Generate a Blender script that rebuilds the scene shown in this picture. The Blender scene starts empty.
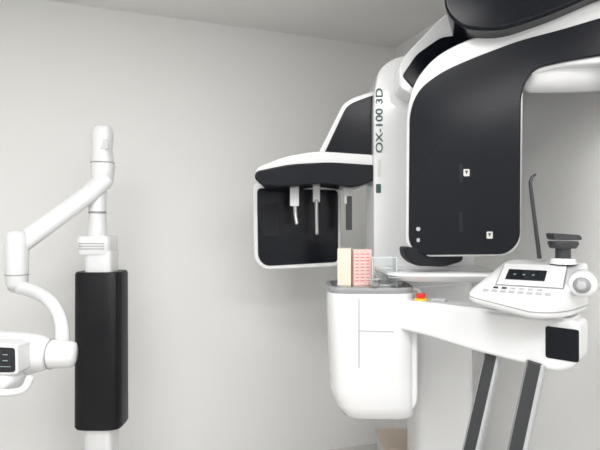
import bpy, math
from mathutils import Vector, Matrix
S=bpy.context.scene
S.view_settings.view_transform='Standard'
CAMH=1.45; F=500.0
# ---------- survey helpers: bearings measured from the tripod position -> metres in the room
def R(u,v): return Vector(((u-300)/F,1.0,-(v-225)/F))
def P(u,v,d):
    return R(u,v)*d+Vector((0,0,CAMH))
def mat(name,col,rough=0.4,metal=0.0,bump=0.0,bscale=60,coat=0.0,trans=0.0,emit=None,var=0.0,spec=0.5):
    m=bpy.data.materials.new(name); m.use_nodes=True
    nt=m.node_tree; b=nt.nodes['Principled BSDF']
    b.inputs['Base Color'].default_value=(*col,1); b.inputs['Roughness'].default_value=rough
    b.inputs['Metallic'].default_value=metal; b.inputs['Coat Weight'].default_value=coat
    b.inputs['Transmission Weight'].default_value=trans
    b.inputs['Specular IOR Level'].default_value=spec
    if emit:
        b.inputs['Emission Color'].default_value=(*emit[0],1); b.inputs['Emission Strength'].default_value=emit[1]
    tc=nt.nodes.new('ShaderNodeTexCoord'); n=nt.nodes.new('ShaderNodeTexNoise')
    n.inputs['Scale'].default_value=bscale; n.inputs['Detail'].default_value=4
    nt.links.new(tc.outputs['Object'],n.inputs['Vector'])
    if bump>0:
        bp=nt.nodes.new('ShaderNodeBump'); bp.inputs['Strength'].default_value=bump; bp.inputs['Distance'].default_value=0.002
        nt.links.new(n.outputs['Fac'],bp.inputs['Height']); nt.links.new(bp.outputs['Normal'],b.inputs['Normal'])
    if var>0:
        r=nt.nodes.new('ShaderNodeValToRGB')
        r.color_ramp.elements[0].color=(*[c*(1-var) for c in col],1); r.color_ramp.elements[1].color=(*[min(1,c*(1+var)) for c in col],1)
        nt.links.new(n.outputs['Fac'],r.inputs['Fac']); nt.links.new(r.outputs['Color'],b.inputs['Base Color'])
    return m
WALL=mat('wall_paint',(0.81,0.81,0.80),0.75,bump=0.12,bscale=180,var=0.008)
CEIL=mat('ceiling_paint',(0.79,0.785,0.77),0.85,bump=0.1,bscale=120)
FLOOR=mat('floor_vinyl',(0.55,0.54,0.52),0.45,var=0.08,bscale=8)
TRIM=mat('trim_paint',(0.7,0.69,0.66),0.5)
WHITE=mat('white_plastic',(0.73,0.735,0.745),0.2,coat=0.5,var=0.004,bscale=5)
WHITE2=mat('greyer_white_plastic',(0.60,0.605,0.615),0.35)  # slightly greyer, rougher white plastic
SEAM=mat('seam_grey',(0.32,0.32,0.33),0.6)
BLACK=mat('black_gloss',(0.004,0.005,0.009),0.2,coat=0.0,spec=0.22)
BLACKM=mat('black_matte',(0.008,0.009,0.012),0.5,bump=0.1,bscale=300,spec=0.25)
FOAM=mat('black_vinyl_pad',(0.008,0.008,0.010),0.42,bump=0.4,bscale=220,spec=0.25)
GREY=mat('grey_plastic',(0.27,0.27,0.28),0.4)
LGREY=mat('light_grey_key',(0.42,0.43,0.44),0.4)
DGREY=mat('dark_grey',(0.03,0.032,0.035),0.4)
METAL=mat('brushed_metal',(0.42,0.42,0.43),0.3,metal=0.9)
RED=mat('red_button',(0.75,0.03,0.02),0.35)
YEL=mat('yellow_label',(0.85,0.55,0.03),0.5)
GREEN=mat('dark_green_print',(0.03,0.09,0.075),0.5)
CREAM=mat('cream_paper',(0.70,0.62,0.51),0.7)
PINK=mat('pink_paper',(0.74,0.52,0.49),0.7)
REDP=mat('red_print',(0.55,0.15,0.16),0.7)
ACR=mat('clear_acrylic',(0.93,0.96,0.96),0.03,trans=1.0)
ACRE=mat('acrylic_edge',(0.62,0.66,0.66),0.25)
WOOD=mat('beige_wood',(0.60,0.50,0.42),0.5,var=0.1,bscale=12)
SCR=mat('lcd_screen',(0.01,0.012,0.015),0.15)
LCD=mat('lcd_text',(0.22,0.28,0.31),0.5)
STK=mat('sticker',(0.6,0.6,0.58),0.5)
LAMP=mat('lamp_diffuser',(0.9,0.9,0.9),0.5,emit=((1,0.99,0.97),4.0))

def empty(name,loc=(0,0,0)):
    e=bpy.data.objects.new(name,None); e.location=loc; e.empty_display_size=0.05
    S.collection.objects.link(e); return e
def finish(name,verts,faces,m,parent=None,bevel=0,seg=3,smooth=True,sharp=35):
    me=bpy.data.meshes.new(name); me.from_pydata([tuple(v) for v in verts],[],faces)
    import bmesh
    bm=bmesh.new(); bm.from_mesh(me); bmesh.ops.remove_doubles(bm,verts=bm.verts,dist=1e-6)
    bmesh.ops.recalc_face_normals(bm,faces=bm.faces); bm.to_mesh(me); bm.free()
    o=bpy.data.objects.new(name,me); S.collection.objects.link(o); me.materials.append(m)
    if smooth:
        for p in me.polygons: p.use_smooth=True
    if bevel>0:
        b=o.modifiers.new('bevel','BEVEL'); b.width=bevel; b.segments=seg; b.limit_method='ANGLE'
        b.angle_limit=math.radians(40); b.harden_normals=True
    elif smooth: me.set_sharp_from_angle(angle=math.radians(sharp))
    if parent: o.parent=parent
    return o
def box(name,c,size,m,parent=None,yaw=0,bevel=0.0,seg=3,rot=None):
    sx,sy,sz=[s/2 for s in size]; M=Matrix.Rotation(math.radians(yaw),3,'Z')
    if rot is not None: M=M@rot
    vs=[Vector(c)+M@Vector((x*sx,y*sy,z*sz)) for x in(-1,1) for y in(-1,1) for z in(-1,1)]
    fs=[(0,1,3,2),(4,6,7,5),(0,4,5,1),(2,3,7,6),(0,2,6,4),(1,5,7,3)]
    return finish(name,vs,fs,m,parent,bevel,seg,smooth=bevel>0)
def rpoly(pts,r,n=5):
    out=[];N=len(pts)
    for i,p in enumerate(pts):
        rr=p[2] if len(p)>2 else r
        a=Vector(pts[i-1][:2]);b=Vector(p[:2]);c=Vector(pts[(i+1)%N][:2])
        da=(a-b);dc=(c-b);t=min(rr,da.length*0.49,dc.length*0.49)
        if rr<=0: out.append(b);continue
        s=b+da.normalized()*t;e=b+dc.normalized()*t
        for k in range(n+1):
            q=k/n; out.append(s*(1-q)**2+b*2*q*(1-q)+e*q*q)
    return out
def slab(name,pts,d,thick,m,parent=None,yaw=0,ref=None,r=4,bevel=0.004,off=0.0,seg=3):
    """shape lying in a vertical plane through ref at depth d, turned by yaw (right side nearer), extruded back"""
    y=math.radians(yaw); n=Vector((-math.sin(y),-math.cos(y),0))
    if ref is None: ref=(sum(p[0] for p in pts)/len(pts),0)
    p0=R(ref[0],225)*d
    q=[]
    for a in rpoly(pts,r):
        rr=R(a[0],a[1]); t=n.dot(p0)/n.dot(rr); q.append(rr*t+Vector((0,0,CAMH))+n*off)
    N=len(q); vs=q+[v-n*thick for v in q]
    fs=[tuple(range(N)),tuple(range(2*N-1,N-1,-1))]+[(i,(i+1)%N,(i+1)%N+N,i+N) for i in range(N)]
    return finish(name,vs,fs,m,parent,bevel,seg)
def sweep(name,pts,rad,m,parent=None,n=20,sub=6,smoothp=True,flat=1.0,round_end=True):
    pts=[Vector(p) for p in pts]
    if not isinstance(rad,(list,tuple)): rad=[rad]*len(pts)
    Q=[];RR=[]
    for i in range(len(pts)-1):
        p0=pts[max(i-1,0)];p1=pts[i];p2=pts[i+1];p3=pts[min(i+2,len(pts)-1)]
        for k in range(sub):
            t=k/sub
            if smoothp: q=0.5*((2*p1)+(p2-p0)*t+(2*p0-5*p1+4*p2-p3)*t*t+(3*p1-p0-3*p2+p3)*t**3)
            else: q=p1.lerp(p2,t)
            Q.append(q);RR.append(rad[i]*(1-t)+rad[i+1]*t)
    Q.append(pts[-1]);RR.append(rad[-1])
    if round_end:
        T0=(Q[0]-Q[1]).normalized();T1=(Q[-1]-Q[-2]).normalized()
        r0,r1=RR[0]*0.35,RR[-1]*0.35
        Q=[Q[0]+T0*r0,Q[0]+T0*r0*0.7]+Q+[Q[-1]+T1*r1*0.7,Q[-1]+T1*r1]
        RR=[RR[0]*0.55,RR[0]*0.85]+RR+[RR[-1]*0.85,RR[-1]*0.55]
    T=(Q[1]-Q[0]).normalized(); ref=Vector((0,1,0)) if abs(T.y)<0.9 else Vector((0,0,1))
    N=(ref-T*ref.dot(T)).normalized(); vs=[];fs=[]
    for i,q in enumerate(Q):
        T=(Q[min(i+1,len(Q)-1)]-Q[max(i-1,0)]).normalized()
        N=(N-T*N.dot(T)).normalized(); B=T.cross(N)
        for k in range(n):
            a=2*math.pi*k/n; vs.append(q+(N*math.cos(a)*flat+B*math.sin(a))*RR[i])
    for i in range(len(Q)-1):
        for k in range(n): fs.append((i*n+k,i*n+(k+1)%n,(i+1)*n+(k+1)%n,(i+1)*n+k))
    fs.append(tuple(range(n)));L=(len(Q)-1)*n;fs.append(tuple(range(L+n-1,L-1,-1)))
    return finish(name,vs,fs,m,parent,sharp=50)
def stack(name,secs,m,parent=None,n=48,e=4,yaw=0,sharp=50):
    """secs: (z,cx,cy,hx,hy) super-ellipse sections"""
    vs=[];fs=[];Y=math.radians(yaw)
    for (z,cx,cy,hx,hy) in secs:
        for k in range(n):
            a=2*math.pi*k/n;c,s=math.cos(a),math.sin(a)
            x=hx*math.copysign(abs(c)**(2/e),c);y=hy*math.copysign(abs(s)**(2/e),s)
            vs.append(Vector((cx+x*math.cos(Y)-y*math.sin(Y),cy+x*math.sin(Y)+y*math.cos(Y),z)))
    for i in range(len(secs)-1):
        for k in range(n): fs.append((i*n+k,i*n+(k+1)%n,(i+1)*n+(k+1)%n,(i+1)*n+k))
    fs.append(tuple(range(n)));L=(len(secs)-1)*n;fs.append(tuple(range(L+n-1,L-1,-1)))
    return finish(name,vs,fs,m,parent,sharp=sharp)
def cyl(name,a,b,r,m,parent=None,r2=None,n=32):
    return sweep(name,[a,b],[r,r2 if r2 else r],m,parent,n=n,sub=1,smoothp=False,round_end=False)
def text(name,s,size,M,m,parent):
    c=bpy.data.curves.new(name,'FONT'); c.body=s; c.size=size; c.extrude=0.0004; c.offset=0.0005
    o=bpy.data.objects.new(name,c); S.collection.objects.link(o); c.materials.append(m)
    o.matrix_world=M; o.parent=parent; return o

# ---------- room
C=Vector((0.62,3.25,0)); e1=Vector((-0.941,-0.338,0)).normalized(); e2=Vector((0.338,-0.941,0)).normalized()
LX,LY,H=3.7,4.3,2.6; T=0.1
yw=math.degrees(math.atan2(-e1.y,-e1.x))
def rbox(name,a0,a1,b0,b1,z0,z1,m,bevel=0):
    c=C+e1*((a0+a1)/2)+e2*((b0+b1)/2); c.z=(z0+z1)/2
    return box(name,c,(a1-a0,b1-b0,z1-z0),m,yaw=yw,bevel=bevel)
rbox('floor',-T,LX+T,-T,LY+T,-0.1,0,FLOOR)
rbox('ceiling',-T,LX+T,-T,LY+T,H,H+0.1,CEIL)
rbox('wall_back',-T,LX+T,-T,0,0,H,WALL)
rbox('wall_right',-T,0,0,LY,0,H,WALL)
rbox('wall_left',LX,LX+T,0,LY,0,H,WALL)
rbox('wall_front',-T,LX+T,LY,LY+T,0,H,WALL)
rbox('baseboard_back',0.012,LX-0.012,0,0.012,0,0.06,TRIM)
rbox('baseboard_right',0,0.012,0,LY,0,0.06,TRIM)
def lamp(a,b,w,h,en,nm='ceiling_light_panel'):
    c=C+e1*a+e2*b
    e=empty(nm,(0,0,0))
    box('frame',(c.x,c.y,H-0.012),(w+0.04,h+0.04,0.024),TRIM,e,yaw=yw,bevel=0.004)
    box('diffuser',(c.x,c.y,H-0.026),(w,h,0.006),LAMP,e,yaw=yw)
    l=bpy.data.lights.new('panel_light','AREA'); l.shape='RECTANGLE'; l.size=w; l.size_y=h; l.energy=en; l.color=(1,0.995,0.99)
    o=bpy.data.objects.new('panel_light',l); o.location=(c.x,c.y,H-0.035); o.rotation_euler=(0,0,math.radians(yw)); S.collection.objects.link(o); o.parent=e
lamp(1.9,2.0,1.2,0.6,23.5)
lamp(0.9,3.4,1.2,0.6,25,'ceiling_light_panel.001')
lamp(2.7,3.5,1.2,0.6,16,'added_fill_panel')  # third panel added to even out the room light, no known fixture

# ================= panoramic x-ray machine
X=empty('dental_panoramic_xray_machine')
# lower column + base
c=P(441,400,2.2)
stack('column_lower',[(0.05,c.x,2.24,.125,.12),(1.25,c.x,2.24,.125,.12)],WHITE,X,e=6)
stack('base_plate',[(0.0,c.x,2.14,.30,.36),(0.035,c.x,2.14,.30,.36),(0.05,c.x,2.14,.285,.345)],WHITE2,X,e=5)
slab('column_carriage',[(374,275,6),(373.5,95,14),(379,68,14),(395,57,8),(420,52),(475,52,8),(475,285,10),(400,290,8)],2.1,.26,WHITE,X,r=8,bevel=.012)
slab('column_side_seam',[(409,100),(410,100),(410,250),(409,250)],2.098,.004,SEAM,X,r=0,bevel=0)
def vtext(nm,s,size,u,v,d,m,sy=1.0):
    p=P(u,v,d)
    M=Matrix.Translation(p)@Matrix(((0,-1,0),(0,0,-1),(1,0,0))).to_4x4()@Matrix.Diagonal((1,sy,1,1))
    return text(nm,s,size,M,m,X)
vtext('model_lettering','OX-100 3D',0.056,382.5,153,2.096,GREEN,.74)
slab('green_mark',[(376,184),(381,184),(381,193),(376,193)],2.097,.002,GREEN,X,r=1,bevel=0)
slab('mark_dot',[(378,160),(381,160),(381,177),(378,177)],2.097,.002,STK,X,r=1,bevel=0)
# shoulder joining column to overhead carriage
slab('shoulder_shell',[(399,66,4),(404,56,6),(440,18,10),(452,10,6),(520,-10),(520,66),(440,90),(414,96),(400,88,5)],1.98,.36,WHITE,X,r=4,bevel=.012)
slab('shoulder_black_inset',[(402,76,3),(416,55,6),(440,38,6),(500,30),(500,60),(440,92),(414,90,4)],1.98,.03,BLACK,X,r=4,off=.008,bevel=.003)
# overhead carriage (black nose)
slab('overhead_carriage',[(444,-14,8),(444,10,16),(460,28,14),(498,31,20),(550,14,20),(610,-12,20),(665,-24,5),(665,-50,5),(470,-50,16)],1.62,.30,BLACK,X,yaw=22,ref=(500,0),r=8,bevel=.03,seg=5)
slab('overhead_carriage_cap',[(452,-48,8),(665,-48,5),(665,-64,5),(465,-64,10)],1.65,.30,WHITE,X,yaw=22,ref=(500,0),r=6,bevel=.015)
# rotating arm
G=dict(yaw=25,ref=(460,0))
slab('rotating_arm_shell',[(405,246,8),(406,112,26),(413,82,20),(434,56,16),(466,39,20),(515,25,20),(560,12,20),(606,-4,20),(668,-14,6),(668,225,10),(616,225,10),(612,62,10),(560,66,10),(523,76,10),(520,244,14),(508,256,14),(420,257,12)],1.75,.085,WHITE,X,r=6,bevel=.010,**G)
slab('rotating_arm_black_face',[(409,244,10),(410,112,30),(419,90,20),(441,73,16),(470,60,20),(520,41,20),(560,31,20),(606,17,20),(664,5,6),(664,44),(620,53,20),(560,63,20),(532,70,18),(521,92,16),(520,241,14),(507,254,14),(422,255,12)],1.75,.03,BLACK,X,r=6,off=.012,bevel=.004,**G)
for i,(u,v) in enumerate([(467,173),(490,235)]):
    slab('label_%d'%i,[(u-3,v-3.5),(u+3,v-3.5),(u+3,v+3.5),(u-3,v+3.5)],1.75,.004,STK,X,r=1,off=.014,bevel=0,**G)
    slab('label_mark_%d'%i,[(u-1.6,v-2),(u+1.6,v-2),(u,v+2)],1.75,.004,DGREY,X,r=0,off=.0148,bevel=0,**G)
slab('face_latch',[(460,164),(463,164),(463,182),(460,182)],1.75,.004,BLACKM,X,r=1,off=.0135,bevel=0,**G)
slab('face_latch_2',[(460,212),(463,212),(463,232),(460,232)],1.75,.004,BLACKM,X,r=1,off=.0135,bevel=0,**G)
slab('dial_mark',[(417,227),(421,227),(421,231),(417,231)],1.75,.004,LGREY,X,r=2,off=.014,bevel=0,**G)
slab('dial_mark_small',[(417.5,238),(420.5,238),(420.5,242),(417.5,242)],1.75,.004,LGREY,X,r=2,off=.014,bevel=0,**G)
a=P(530,75,1.72); b=P(640,67,1.66)
sweep('tube_housing',[a,P(580,72,1.69),b],[.060,.068,.070],WHITE,X,n=32)
# pivot under sensor and shelf
slab('sensor_foot',[(404,247,4),(462,250,4),(464,261,5),(445,267,6),(415,266,6),(406,258,4)],1.80,.10,BLACKM,X,r=4,bevel=.006)
stack('carriage_shelf',[(1.240,.545,2.02,.19,.20),(1.252,.54,1.99,.225,.225),(1.270,.54,1.98,.232,.232),(1.278,.54,1.98,.225,.225)],WHITE,X,e=5)

# ---- cephalometric arm
slab('ceph_bracket_shell',[(316,158,3),(343,104,10),(352,98,6),(376,90),(376,160)],2.16,.10,WHITE,X,r=3,bevel=.008)
slab('ceph_bracket_black',[(322,158,2),(346,107,8),(354,102,5),(374,95),(374,158)],2.16,.02,BLACK,X,r=3,off=.006,bevel=.003)
slab('ceph_carriage_top',[(254,174,4),(258,167,5),(286,156,10),(318,151,10),(376,155,2),(376,174,2)],2.14,.20,WHITE,X,r=4,bevel=.012)
slab('ceph_carriage_belly',[(254,178,4),(256,171,5),(290,164,10),(330,162,10),(376,165),(376,180,6),(354,188,8),(322,183,10),(290,187,10),(262,186,8)],2.12,.22,BLACK,X,r=4,bevel=.014,seg=4)
slab('ceph_sensor_shell',[(253,183,7),(341,186,7),(341,266,7),(264,270,10),(254,260,8)],2.42,.06,WHITE,X,yaw=-6,r=7,bevel=.006)
slab('ceph_sensor_face',[(257,188,5),(338,190,5),(338,262,5),(265,266,8),(258,258,6)],2.42,.02,BLACK,X,yaw=-6,r=5,off=.005,bevel=.003)
slab('ceph_sensor_window',[(263,203),(279,203),(279,236),(263,236)],2.42,.004,BLACKM,X,yaw=-6,ref=(299,0),r=2,off=.0075,bevel=0)
def bx(nm,u0,u1,v0,v1,d,th,m,bev=.002): slab(nm,[(u0,v0),(u1,v0),(u1,v1),(u0,v1)],d,th,m,X,r=1,bevel=bev)
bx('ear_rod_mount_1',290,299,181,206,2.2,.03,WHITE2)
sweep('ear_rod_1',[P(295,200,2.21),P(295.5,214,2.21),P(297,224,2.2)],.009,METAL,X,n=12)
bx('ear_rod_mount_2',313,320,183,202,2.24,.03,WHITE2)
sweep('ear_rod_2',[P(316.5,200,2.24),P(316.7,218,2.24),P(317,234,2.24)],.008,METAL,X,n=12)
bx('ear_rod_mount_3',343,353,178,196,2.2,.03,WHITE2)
bx('ear_rod_plate',346,352,196,230,2.21,.012,DGREY)
bx('ear_rod_clip',344,347,196,204,2.205,.012,METAL)

# ---- accessory bin
D=1.78
c=P(372,300,D+.13); cx,cy=c.x-0.0,c.y
def z(v,d=D): return CAMH-(v-225)/F*d
stack('accessory_bin',[(z(427),cx+.040,cy+.02,.075,.06),(z(425.5),cx+.030,cy+.01,.105,.09),(z(420),cx+.014,cy,.130,.115),(z(409),cx+.000,cy,.145,.126),(z(392),cx-.010,cy,.153,.131),(z(300),cx-.016,cy,.158,.132),(z(294),cx-.016,cy,.158,.132)],WHITE,X,e=4.5)
stack('bin_tray_rim',[(z(295),cx-.016,cy,.156,.130),(z(290),cx-.016,cy,.160,.134),(z(288),cx-.016,cy,.156,.130)],GREY,X,e=4.5)
stack('bin_tray_recess',[(z(288.3),cx-.016,cy,.142,.116),(z(287.6),cx-.016,cy,.142,.116)],METAL,X,e=4.5)
slab('bin_seam_vertical',[(358.5,299),(359.5,299),(359.5,368),(358.5,368)],D-.003,.006,LGREY,X,r=0,bevel=0)
slab('bin_seam_horizontal',[(359,330.5),(394,331.5),(394,332.3),(359,331.3)],D-.003,.006,LGREY,X,r=0,bevel=0)
slab('bin_side_block',[(393,326,4),(418,326,4),(418,404,10),(408,416,8),(396,416,4)],D+.03,.12,WHITE,X,r=4,bevel=.01)

# ---- beam toward the patient position
pa=Vector((.335,1.80,0)); pb=Vector((.782,1.400,0)); ud=(pb-pa).normalized(); wd=Vector((-ud.y,ud.x,0))
if wd.y<0: wd=-wd
def beam(name,prof,w,m,off=0,bevel=.012):
    q=[pa+ud*p[0]+wd*(-off)+Vector((0,0,p[1])) for p in [(a[0],a[1]) for a in rpoly(prof,.02)]]
    N=len(q);vs=q+[v+wd*w for v in q]
    fs=[tuple(range(N)),tuple(range(2*N-1,N-1,-1))]+[(i,(i+1)%N,(i+1)%N+N,i+N) for i in range(N)]
    return finish(name,vs,fs,m,X,bevel,4)
L=(pb-pa).length
beam('support_beam',[(0,1.178,.02),(L,1.178,.02),(L,1.060,.03),(L-.05,1.024,.03),(L-.18,1.035,.06),(.30,1.045,.05),(.12,1.07,.04),(0,1.078,.02)],.11,WHITE)
beam('beam_top_cap',[(.02,1.184,.002),(L-.02,1.184,.002),(L-.02,1.176,.002),(.02,1.176,.002)],.095,WHITE,off=-.008,bevel=.002)
beam('beam_end_black_panel',[(L-.088,1.156,.008),(L-.001,1.156,.008),(L-.001,1.064,.008),(L-.088,1.064,.008)],.01,BLACK,off=.003,bevel=.002)
c=pa+ud*.085+wd*.045
cyl('emergency_stop_base',(c.x,c.y,1.183),(c.x,c.y,1.190),.022,YEL,X)
cyl('emergency_stop_button',(c.x,c.y,1.190),(c.x,c.y,1.206),.015,RED,X,r2=.017)
c=pa+ud*.15+wd*.06
box('key_plate',(c.x,c.y,1.189),(.05,.03,.010),LGREY,X,yaw=-40,bevel=.003)
c=pa+ud*.04+wd*.08
sweep('bite_block',[(c.x-.02,c.y,1.19),(c.x-.01,c.y,1.215),(c.x+.015,c.y,1.212),(c.x+.02,c.y,1.19)],.008,WHITE2,X,n=12)

# ---- hand grips
def grip(nm,p,q,w,t):
    d=(q-p).normalized(); s=Vector((ud.x,ud.y,0)); k=d.cross(s).normalized(); s=k.cross(d).normalized()
    for (n2,mm,ww,tt,o) in ((nm,DGREY,w,t,0),(nm+'_edge',LGREY,w*.26,t*1.04,w*.40),(nm+'_edge_l',GREY,w*.14,t*1.04,-w*.46)):
        vs=[]
        for e in (p,q):
            for sx,sy in ((-1,-1),(1,-1),(1,1),(-1,1)): vs.append(e+s*(sx*ww/2+o)+k*(sy*tt/2))
        finish(n2,vs,[(0,1,2,3),(7,6,5,4),(0,4,5,1),(1,5,6,2),(2,6,7,3),(3,7,4,0)],mm,X,.005,3)
grip('hand_grip_1',P(494,352,1.60),P(456,520,1.60),.048,.03)
grip('hand_grip_2',P(537,362,1.48),P(503,520,1.48),.050,.03)
sweep('hand_grip_crossbar',[P(456,515,1.60),P(503,515,1.48)],.016,DGREY,X,sub=1,smoothp=False)

# ---- control console (front edge turned to follow the beam)
cc=P(526,300,1.52)
K=Matrix.Rotation(math.radians(-33),3,'Z')
def kp(x,y,zz):
    v=K@Vector((x,y,0)); return Vector((cc.x+v.x,cc.y+v.y,zz))
foot=[(-.155,-.115,.04),(.075,-.135,.05),(.125,-.05,.05),(.165,.12,.03),(-.075,.12,.04)]
fp=rpoly(foot,.03,7); N=len(fp); mx,my=.02,-.01
def topz(y): 
    t=(y+.135)/.255
    return 1.236+.104*min(1,max(0,t))
def botz(x): return 1.186+.030*max(0,(-x)/.145)
rings=[(.80,lambda x,y:botz(x)),(.94,lambda x,y:botz(x)+.004),(1,lambda x,y:botz(x)+.014),(1,lambda x,y:topz(y)-.014),(.985,lambda x,y:topz(y)-.005),(.95,lambda x,y:topz(y))]
vs=[];fs=[]
for s,fz in rings:
    for a in fp:
        x=mx+(a[0]-mx)*s;y=my+(a[1]-my)*s; vs.append(kp(x,y,fz(x,y)))
for i in range(len(rings)-1):
    for k in range(N): fs.append((i*N+k,i*N+(k+1)%N,(i+1)*N+(k+1)%N,(i+1)*N+k))
fs.append(tuple(range(N)));fs.append(tuple(range(6*N-1,5*N-1,-1)))
finish('console_body',vs,fs,WHITE,X,sharp=60)
vs=[];
for s,o in ((1.004,.020),(1.004,.0235)):
    for a in fp:
        x=mx+(a[0]-mx)*s;y=my+(a[1]-my)*s; vs.append(kp(x,y,botz(x)+o))
finish('console_parting_line',vs,[(k,(k+1)%N,(k+1)%N+N,k+N) for k in range(N)],SEAM,X)
sl=math.atan2(.104,.255)
def onface(nm,x0,x1,y0,y1,h,m,bev=.001):
    def pt(x,y,o): return kp(x,y-math.sin(sl)*o,topz(y)+math.cos(sl)*o)
    vs=[pt(x0,y0,-.002),pt(x1,y0,-.002),pt(x1,y1,-.002),pt(x0,y1,-.002),pt(x0,y0,h),pt(x1,y0,h),pt(x1,y1,h),pt(x0,y1,h)]
    finish(nm,vs,[(0,1,2,3),(7,6,5,4),(0,4,5,1),(1,5,6,2),(2,6,7,3),(3,7,4,0)],m,X,bev,2)
onface('console_raised_panel',-.075,.105,-.055,.075,.006,WHITE,.004)
onface('console_panel_outline',-.078,.108,-.058,.078,.0008,SEAM,.0002)
onface('console_screen',-.055,.055,-.030,.035,.008,SCR,.003)
for i in range(8): onface('console_key_%d'%i,-.105+i*.024,-.089+i*.024,-.098,-.084,.002,LGREY)
for i in range(6): onface('console_key_%d'%(i+8),-.080+i*.024,-.066+i*.024,-.076,-.066,.002,DGREY if i<2 else LGREY)
for i in range(3): onface('console_digit_%d'%i,-.035+i*.026,-.028+i*.026,-.002,.004,.0085,LCD,0)
# knob
kd=K@Vector((0,-1,0)); k0=P(582,285,1.40)
sweep('adjust_knob_boss',[k0-kd*.07,k0-kd*.005],[.040,.036],WHITE,X,n=32,sub=1,smoothp=False)
sweep('adjust_knob',[k0-kd*.004,k0+kd*.012],[.024,.022],GREY,X,n=32,sub=1,smoothp=False)
sweep('adjust_knob_cap',[k0+kd*.014,k0+kd*.019],[.014,.013],LGREY,X,n=32,sub=1,smoothp=False)
# chin rest
q=P(563,252,1.55)
cyl('chin_rest_post',(q.x,q.y,1.32),(q.x,q.y,1.40),.022,DGREY,X)
cyl('chin_rest_collar',(q.x,q.y,1.33),(q.x,q.y,1.347),.040,WHITE,X,r2=.034)
stack('chin_rest_cup',[(1.378,q.x,q.y,.035,.03),(1.392,q.x,q.y,.042,.035),(1.400,q.x,q.y,.040,.033)],DGREY,X,e=3)
slab('chin_rest_lip',[(553,233,3),(581,235,3),(583,240,3),(555,240,2)],1.52,.05,DGREY,X,r=2,bevel=.003)
sweep('temple_rod',[P(539.5,258,1.58),P(531,190,1.58),P(530.3,182,1.58),P(532,177,1.58),P(535.5,174.5,1.58)],[.0065,.0055,.005,.0045,.0035],DGREY,X,n=12,smoothp=False)

# ================= paper stand and acrylic items on the tray
ztray=z(287.6)
B=empty('pamphlet_holder')
bc=P(353,288,1.87)
def pbox(nm,x,y,w,dp,h,m,zz=0,yaw=32,bev=.001):
    M=Matrix.Rotation(math.radians(yaw),3,'Z'); v=M@Vector((x,y,0))
    return box(nm,(bc.x+v.x,bc.y+v.y,ztray+zz+h/2),(w,dp,h),m,B,yaw=yaw,bevel=bev)
pbox('cream_stack',-.028,0,.050,.07,.136,CREAM,yaw=-14)
pbox('pink_sheet',.028,-.006,.068,.055,.132,PINK,yaw=10)
for i in range(9):
    w=[.052,.044,.056,.048,.05,.04,.054,.046,.05][i]
    for j in range(3):
        pbox('print_line_%d_%d'%(i,j),.028-.022+j*.020,-.0337,w*.30,.001,.003,REDP,.016+i*.0123,yaw=10,bev=0)
A=empty('acrylic_box')
ac=P(383,288,1.86)
for nm,dx,dy,w,dd in (('side_front',0,-.035,.085,.003),('side_back',0,.035,.085,.003),('side_left',-.043,0,.003,.07),('side_right',.043,0,.003,.07)):
    box(nm,(ac.x+dx,ac.y+dy,ztray+.052),(w,dd,.10),ACR,A)
    box(nm+'_rim',(ac.x+dx,ac.y+dy,ztray+.1035),(w,dd,.003),ACRE,A)
for i,(sx,sy) in enumerate(((-1,-1),(1,-1),(1,1),(-1,1))):
    box('corner_%d'%i,(ac.x+sx*.0435,ac.y+sy*.0355,ztray+.052),(.003,.003,.102),ACRE,A)
box('bottom',(ac.x,ac.y,ztray+.003),(.09,.074,.004),ACRE,A)
def cup(nm,u,d,h,r):
    c=P(u,288,d); e=empty(nm)
    stack('shell',[(ztray+.001,c.x,c.y,r*.8,r*.8),(ztray+h,c.x,c.y,r,r),(ztray+h,c.x,c.y,r*.93,r*.93),(ztray+.004,c.x,c.y,r*.74,r*.74)],ACR,e,e=2,sharp=30)
    stack('rim',[(ztray+h,c.x,c.y,r*1.03,r*1.03),(ztray+h+.002,c.x,c.y,r*1.03,r*1.03),(ztray+h+.002,c.x,c.y,r*.9,r*.9),(ztray+h,c.x,c.y,r*.9,r*.9)],ACRE,e,e=2,sharp=30)
cup('clear_cup',396,1.80,.035,.026)
cup('clear_cup.001',374,1.79,.028,.022)
W=empty('wooden_box')
wc=P(402,440,2.75)
box('box_body',(wc.x+.02,2.80,.125),(.26,.24,.23),WHITE2,W,bevel=.004)
box('box_lid',(wc.x+.02,2.80,.250),(.28,.26,.02),WOOD,W,bevel=.004)
box('box_plinth',(wc.x+.02,2.80,.01),(.25,.23,.02),WOOD,W)

# ================= intraoral x-ray unit on floor column
U=empty('intraoral_xray_unit')
d=2.2; k=d/F
cx=(102-300)*k
def V(v): return CAMH-(v-225)*k
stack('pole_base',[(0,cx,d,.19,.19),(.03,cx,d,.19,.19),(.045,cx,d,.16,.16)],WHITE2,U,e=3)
stack('pole',[(.04,cx,d,.062,.06),(V(250),cx,d,.060,.058)],WHITE,U,e=5)
stack('foam_cover',[(V(424),cx,d,.098,.074),(V(422),cx,d,.103,.079),(V(273),cx,d,.101,.079),(V(271),cx,d,.096,.074)],FOAM,U,e=4)
for i,u in enumerate((85,119)):
    sweep('foam_seam_%d'%i,[P(u,275,d-.070),P(u,420,d-.072)],.003,BLACKM,U,n=8,sub=1,smoothp=False)
zx=(97.5-300)*k
stack('top_block',[(V(254),zx,d,.066,.062),(V(251),zx,d,.073,.066),(V(240),zx,d,.075,.068),(V(236),zx,d,.068,.062)],WHITE,U,e=5)
for i in range(3): box('vent_%d'%i,(zx,d-.0665,V(243+i*2.6)),(.11,.004,.003),SEAM,U)
stack('neck',[(V(237),zx,d,.042,.042),(V(214),zx,d,.036,.036),(V(186),zx,d,.040,.040)],WHITE,U,e=2)
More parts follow.
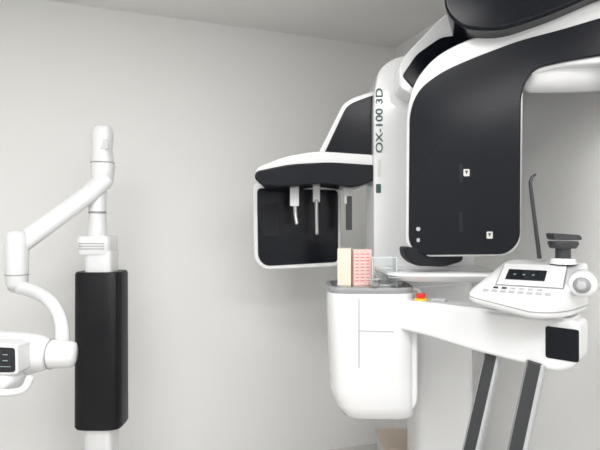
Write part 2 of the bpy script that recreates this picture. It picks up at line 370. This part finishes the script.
stack('neck_ring',[(V(213.5),zx,d,.038,.038),(V(211.5),zx,d,.038,.038)],GREY,U,e=2)
tx=(102.5-300)*k
stack('joint_head',[(V(189),tx-.005,d,.030,.030),(V(183),tx,d,.044,.044),(V(166),tx+.003,d,.050,.047),(V(162),tx,d,.047,.045),(V(150),tx-.002,d,.042,.04),(V(136),tx,d,.046,.044),(V(129),tx,d,.042,.04),(V(126),tx,d,.032,.03),(V(124.8),tx,d,.015,.014)],WHITE,U,e=2.4,sharp=70)
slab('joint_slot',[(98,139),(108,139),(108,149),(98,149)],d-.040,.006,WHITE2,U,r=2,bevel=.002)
stack('joint_ring',[(V(163.5),tx,d,.0495,.0475),(V(162.3),tx,d,.0495,.0475)],SEAM,U,e=2.4)
A0=P(106,178,d-.01); A1=P(86,196,2.15); A2=P(45,226,2.04); A3=P(17,246,1.97)
sweep('scissor_arm',[A0,A1,A2,A3],[.040,.040,.040,.042],WHITE,U,n=28,flat=.8)
j=P(17,246,1.97); kx=1.97/F
def E(v): return CAMH-(v-225)*kx
stack('elbow_cylinder',[(E(290),j.x,j.y,.030,.030),(E(284),j.x,j.y,.040,.040),(E(274),j.x,j.y,.042,.042),(E(246),j.x,j.y,.044,.044),(E(236),j.x,j.y,.041,.041),(E(231),j.x,j.y,.026,.026)],WHITE,U,e=2,sharp=70)
stack('elbow_ring',[(E(275),j.x,j.y,.0432,.0432),(E(274),j.x,j.y,.0432,.0432)],SEAM,U,e=2)
sweep('yoke',[P(14,286,1.97),P(30,290,1.95),P(46,298,1.90),P(57,311,1.86),P(62,328,1.83),P(62,350,1.80)],[.026,.026,.024,.023,.024,.027],WHITE,U,n=24)
sweep('head_body',[P(-45,358,1.72),P(-10,356,1.72),P(25,354,1.75),P(46,353,1.77)],[.085,.085,.075,.058],WHITE,U,n=36)
sweep('head_pivot_cap',[P(48,354,1.76),P(72,354,1.78)],[.052,.046],WHITE,U,n=32,sub=1,smoothp=False)
sweep('head_pivot_seam',[P(51,354,1.762),P(52.3,354,1.762)],[.0530,.0530],SEAM,U,n=32,sub=1,smoothp=False,round_end=False)
sweep('head_cone',[P(-2,362,1.70),P(10,384,1.66)],[.055,.05],WHITE,U,n=32,sub=1,smoothp=False)
sweep('head_handle',[P(-40,392,1.62),P(0,393,1.62),P(22,390,1.63),P(30,378,1.66)],[.012,.012,.012,.014],WHITE,U,n=16)
slab('display_bezel',[(-30,342),(17,345),(18,375),(-30,376)],1.62,.08,WHITE,U,r=4,bevel=.006)
slab('display',[(-26,346),(15,348),(15.5,372),(-26,373)],1.62,.01,SCR,U,r=3,off=.002,bevel=.001)
for i,(u0,u1,v0,v1) in enumerate([(3,8,354,355),(3,8,360,361),(0,11,366,366.8)]):
    slab('display_line_%d'%i,[(u0,v0),(u1,v0),(u1,v1),(u0,v1)],1.62,.002,LCD,U,r=0,off=.003,bevel=0)

# ---------- camera / world
cam=bpy.data.cameras.new('camera'); cam.lens=30; cam.sensor_width=36
co=bpy.data.objects.new('camera',cam); co.location=(0,0,CAMH); co.rotation_euler=(math.radians(90),0,0); S.collection.objects.link(co); S.camera=co
w=bpy.data.worlds.new('world'); S.world=w; w.use_nodes=True
w.node_tree.nodes['Background'].inputs[0].default_value=(.9,.92,1,1); w.node_tree.nodes['Background'].inputs[1].default_value=0.3
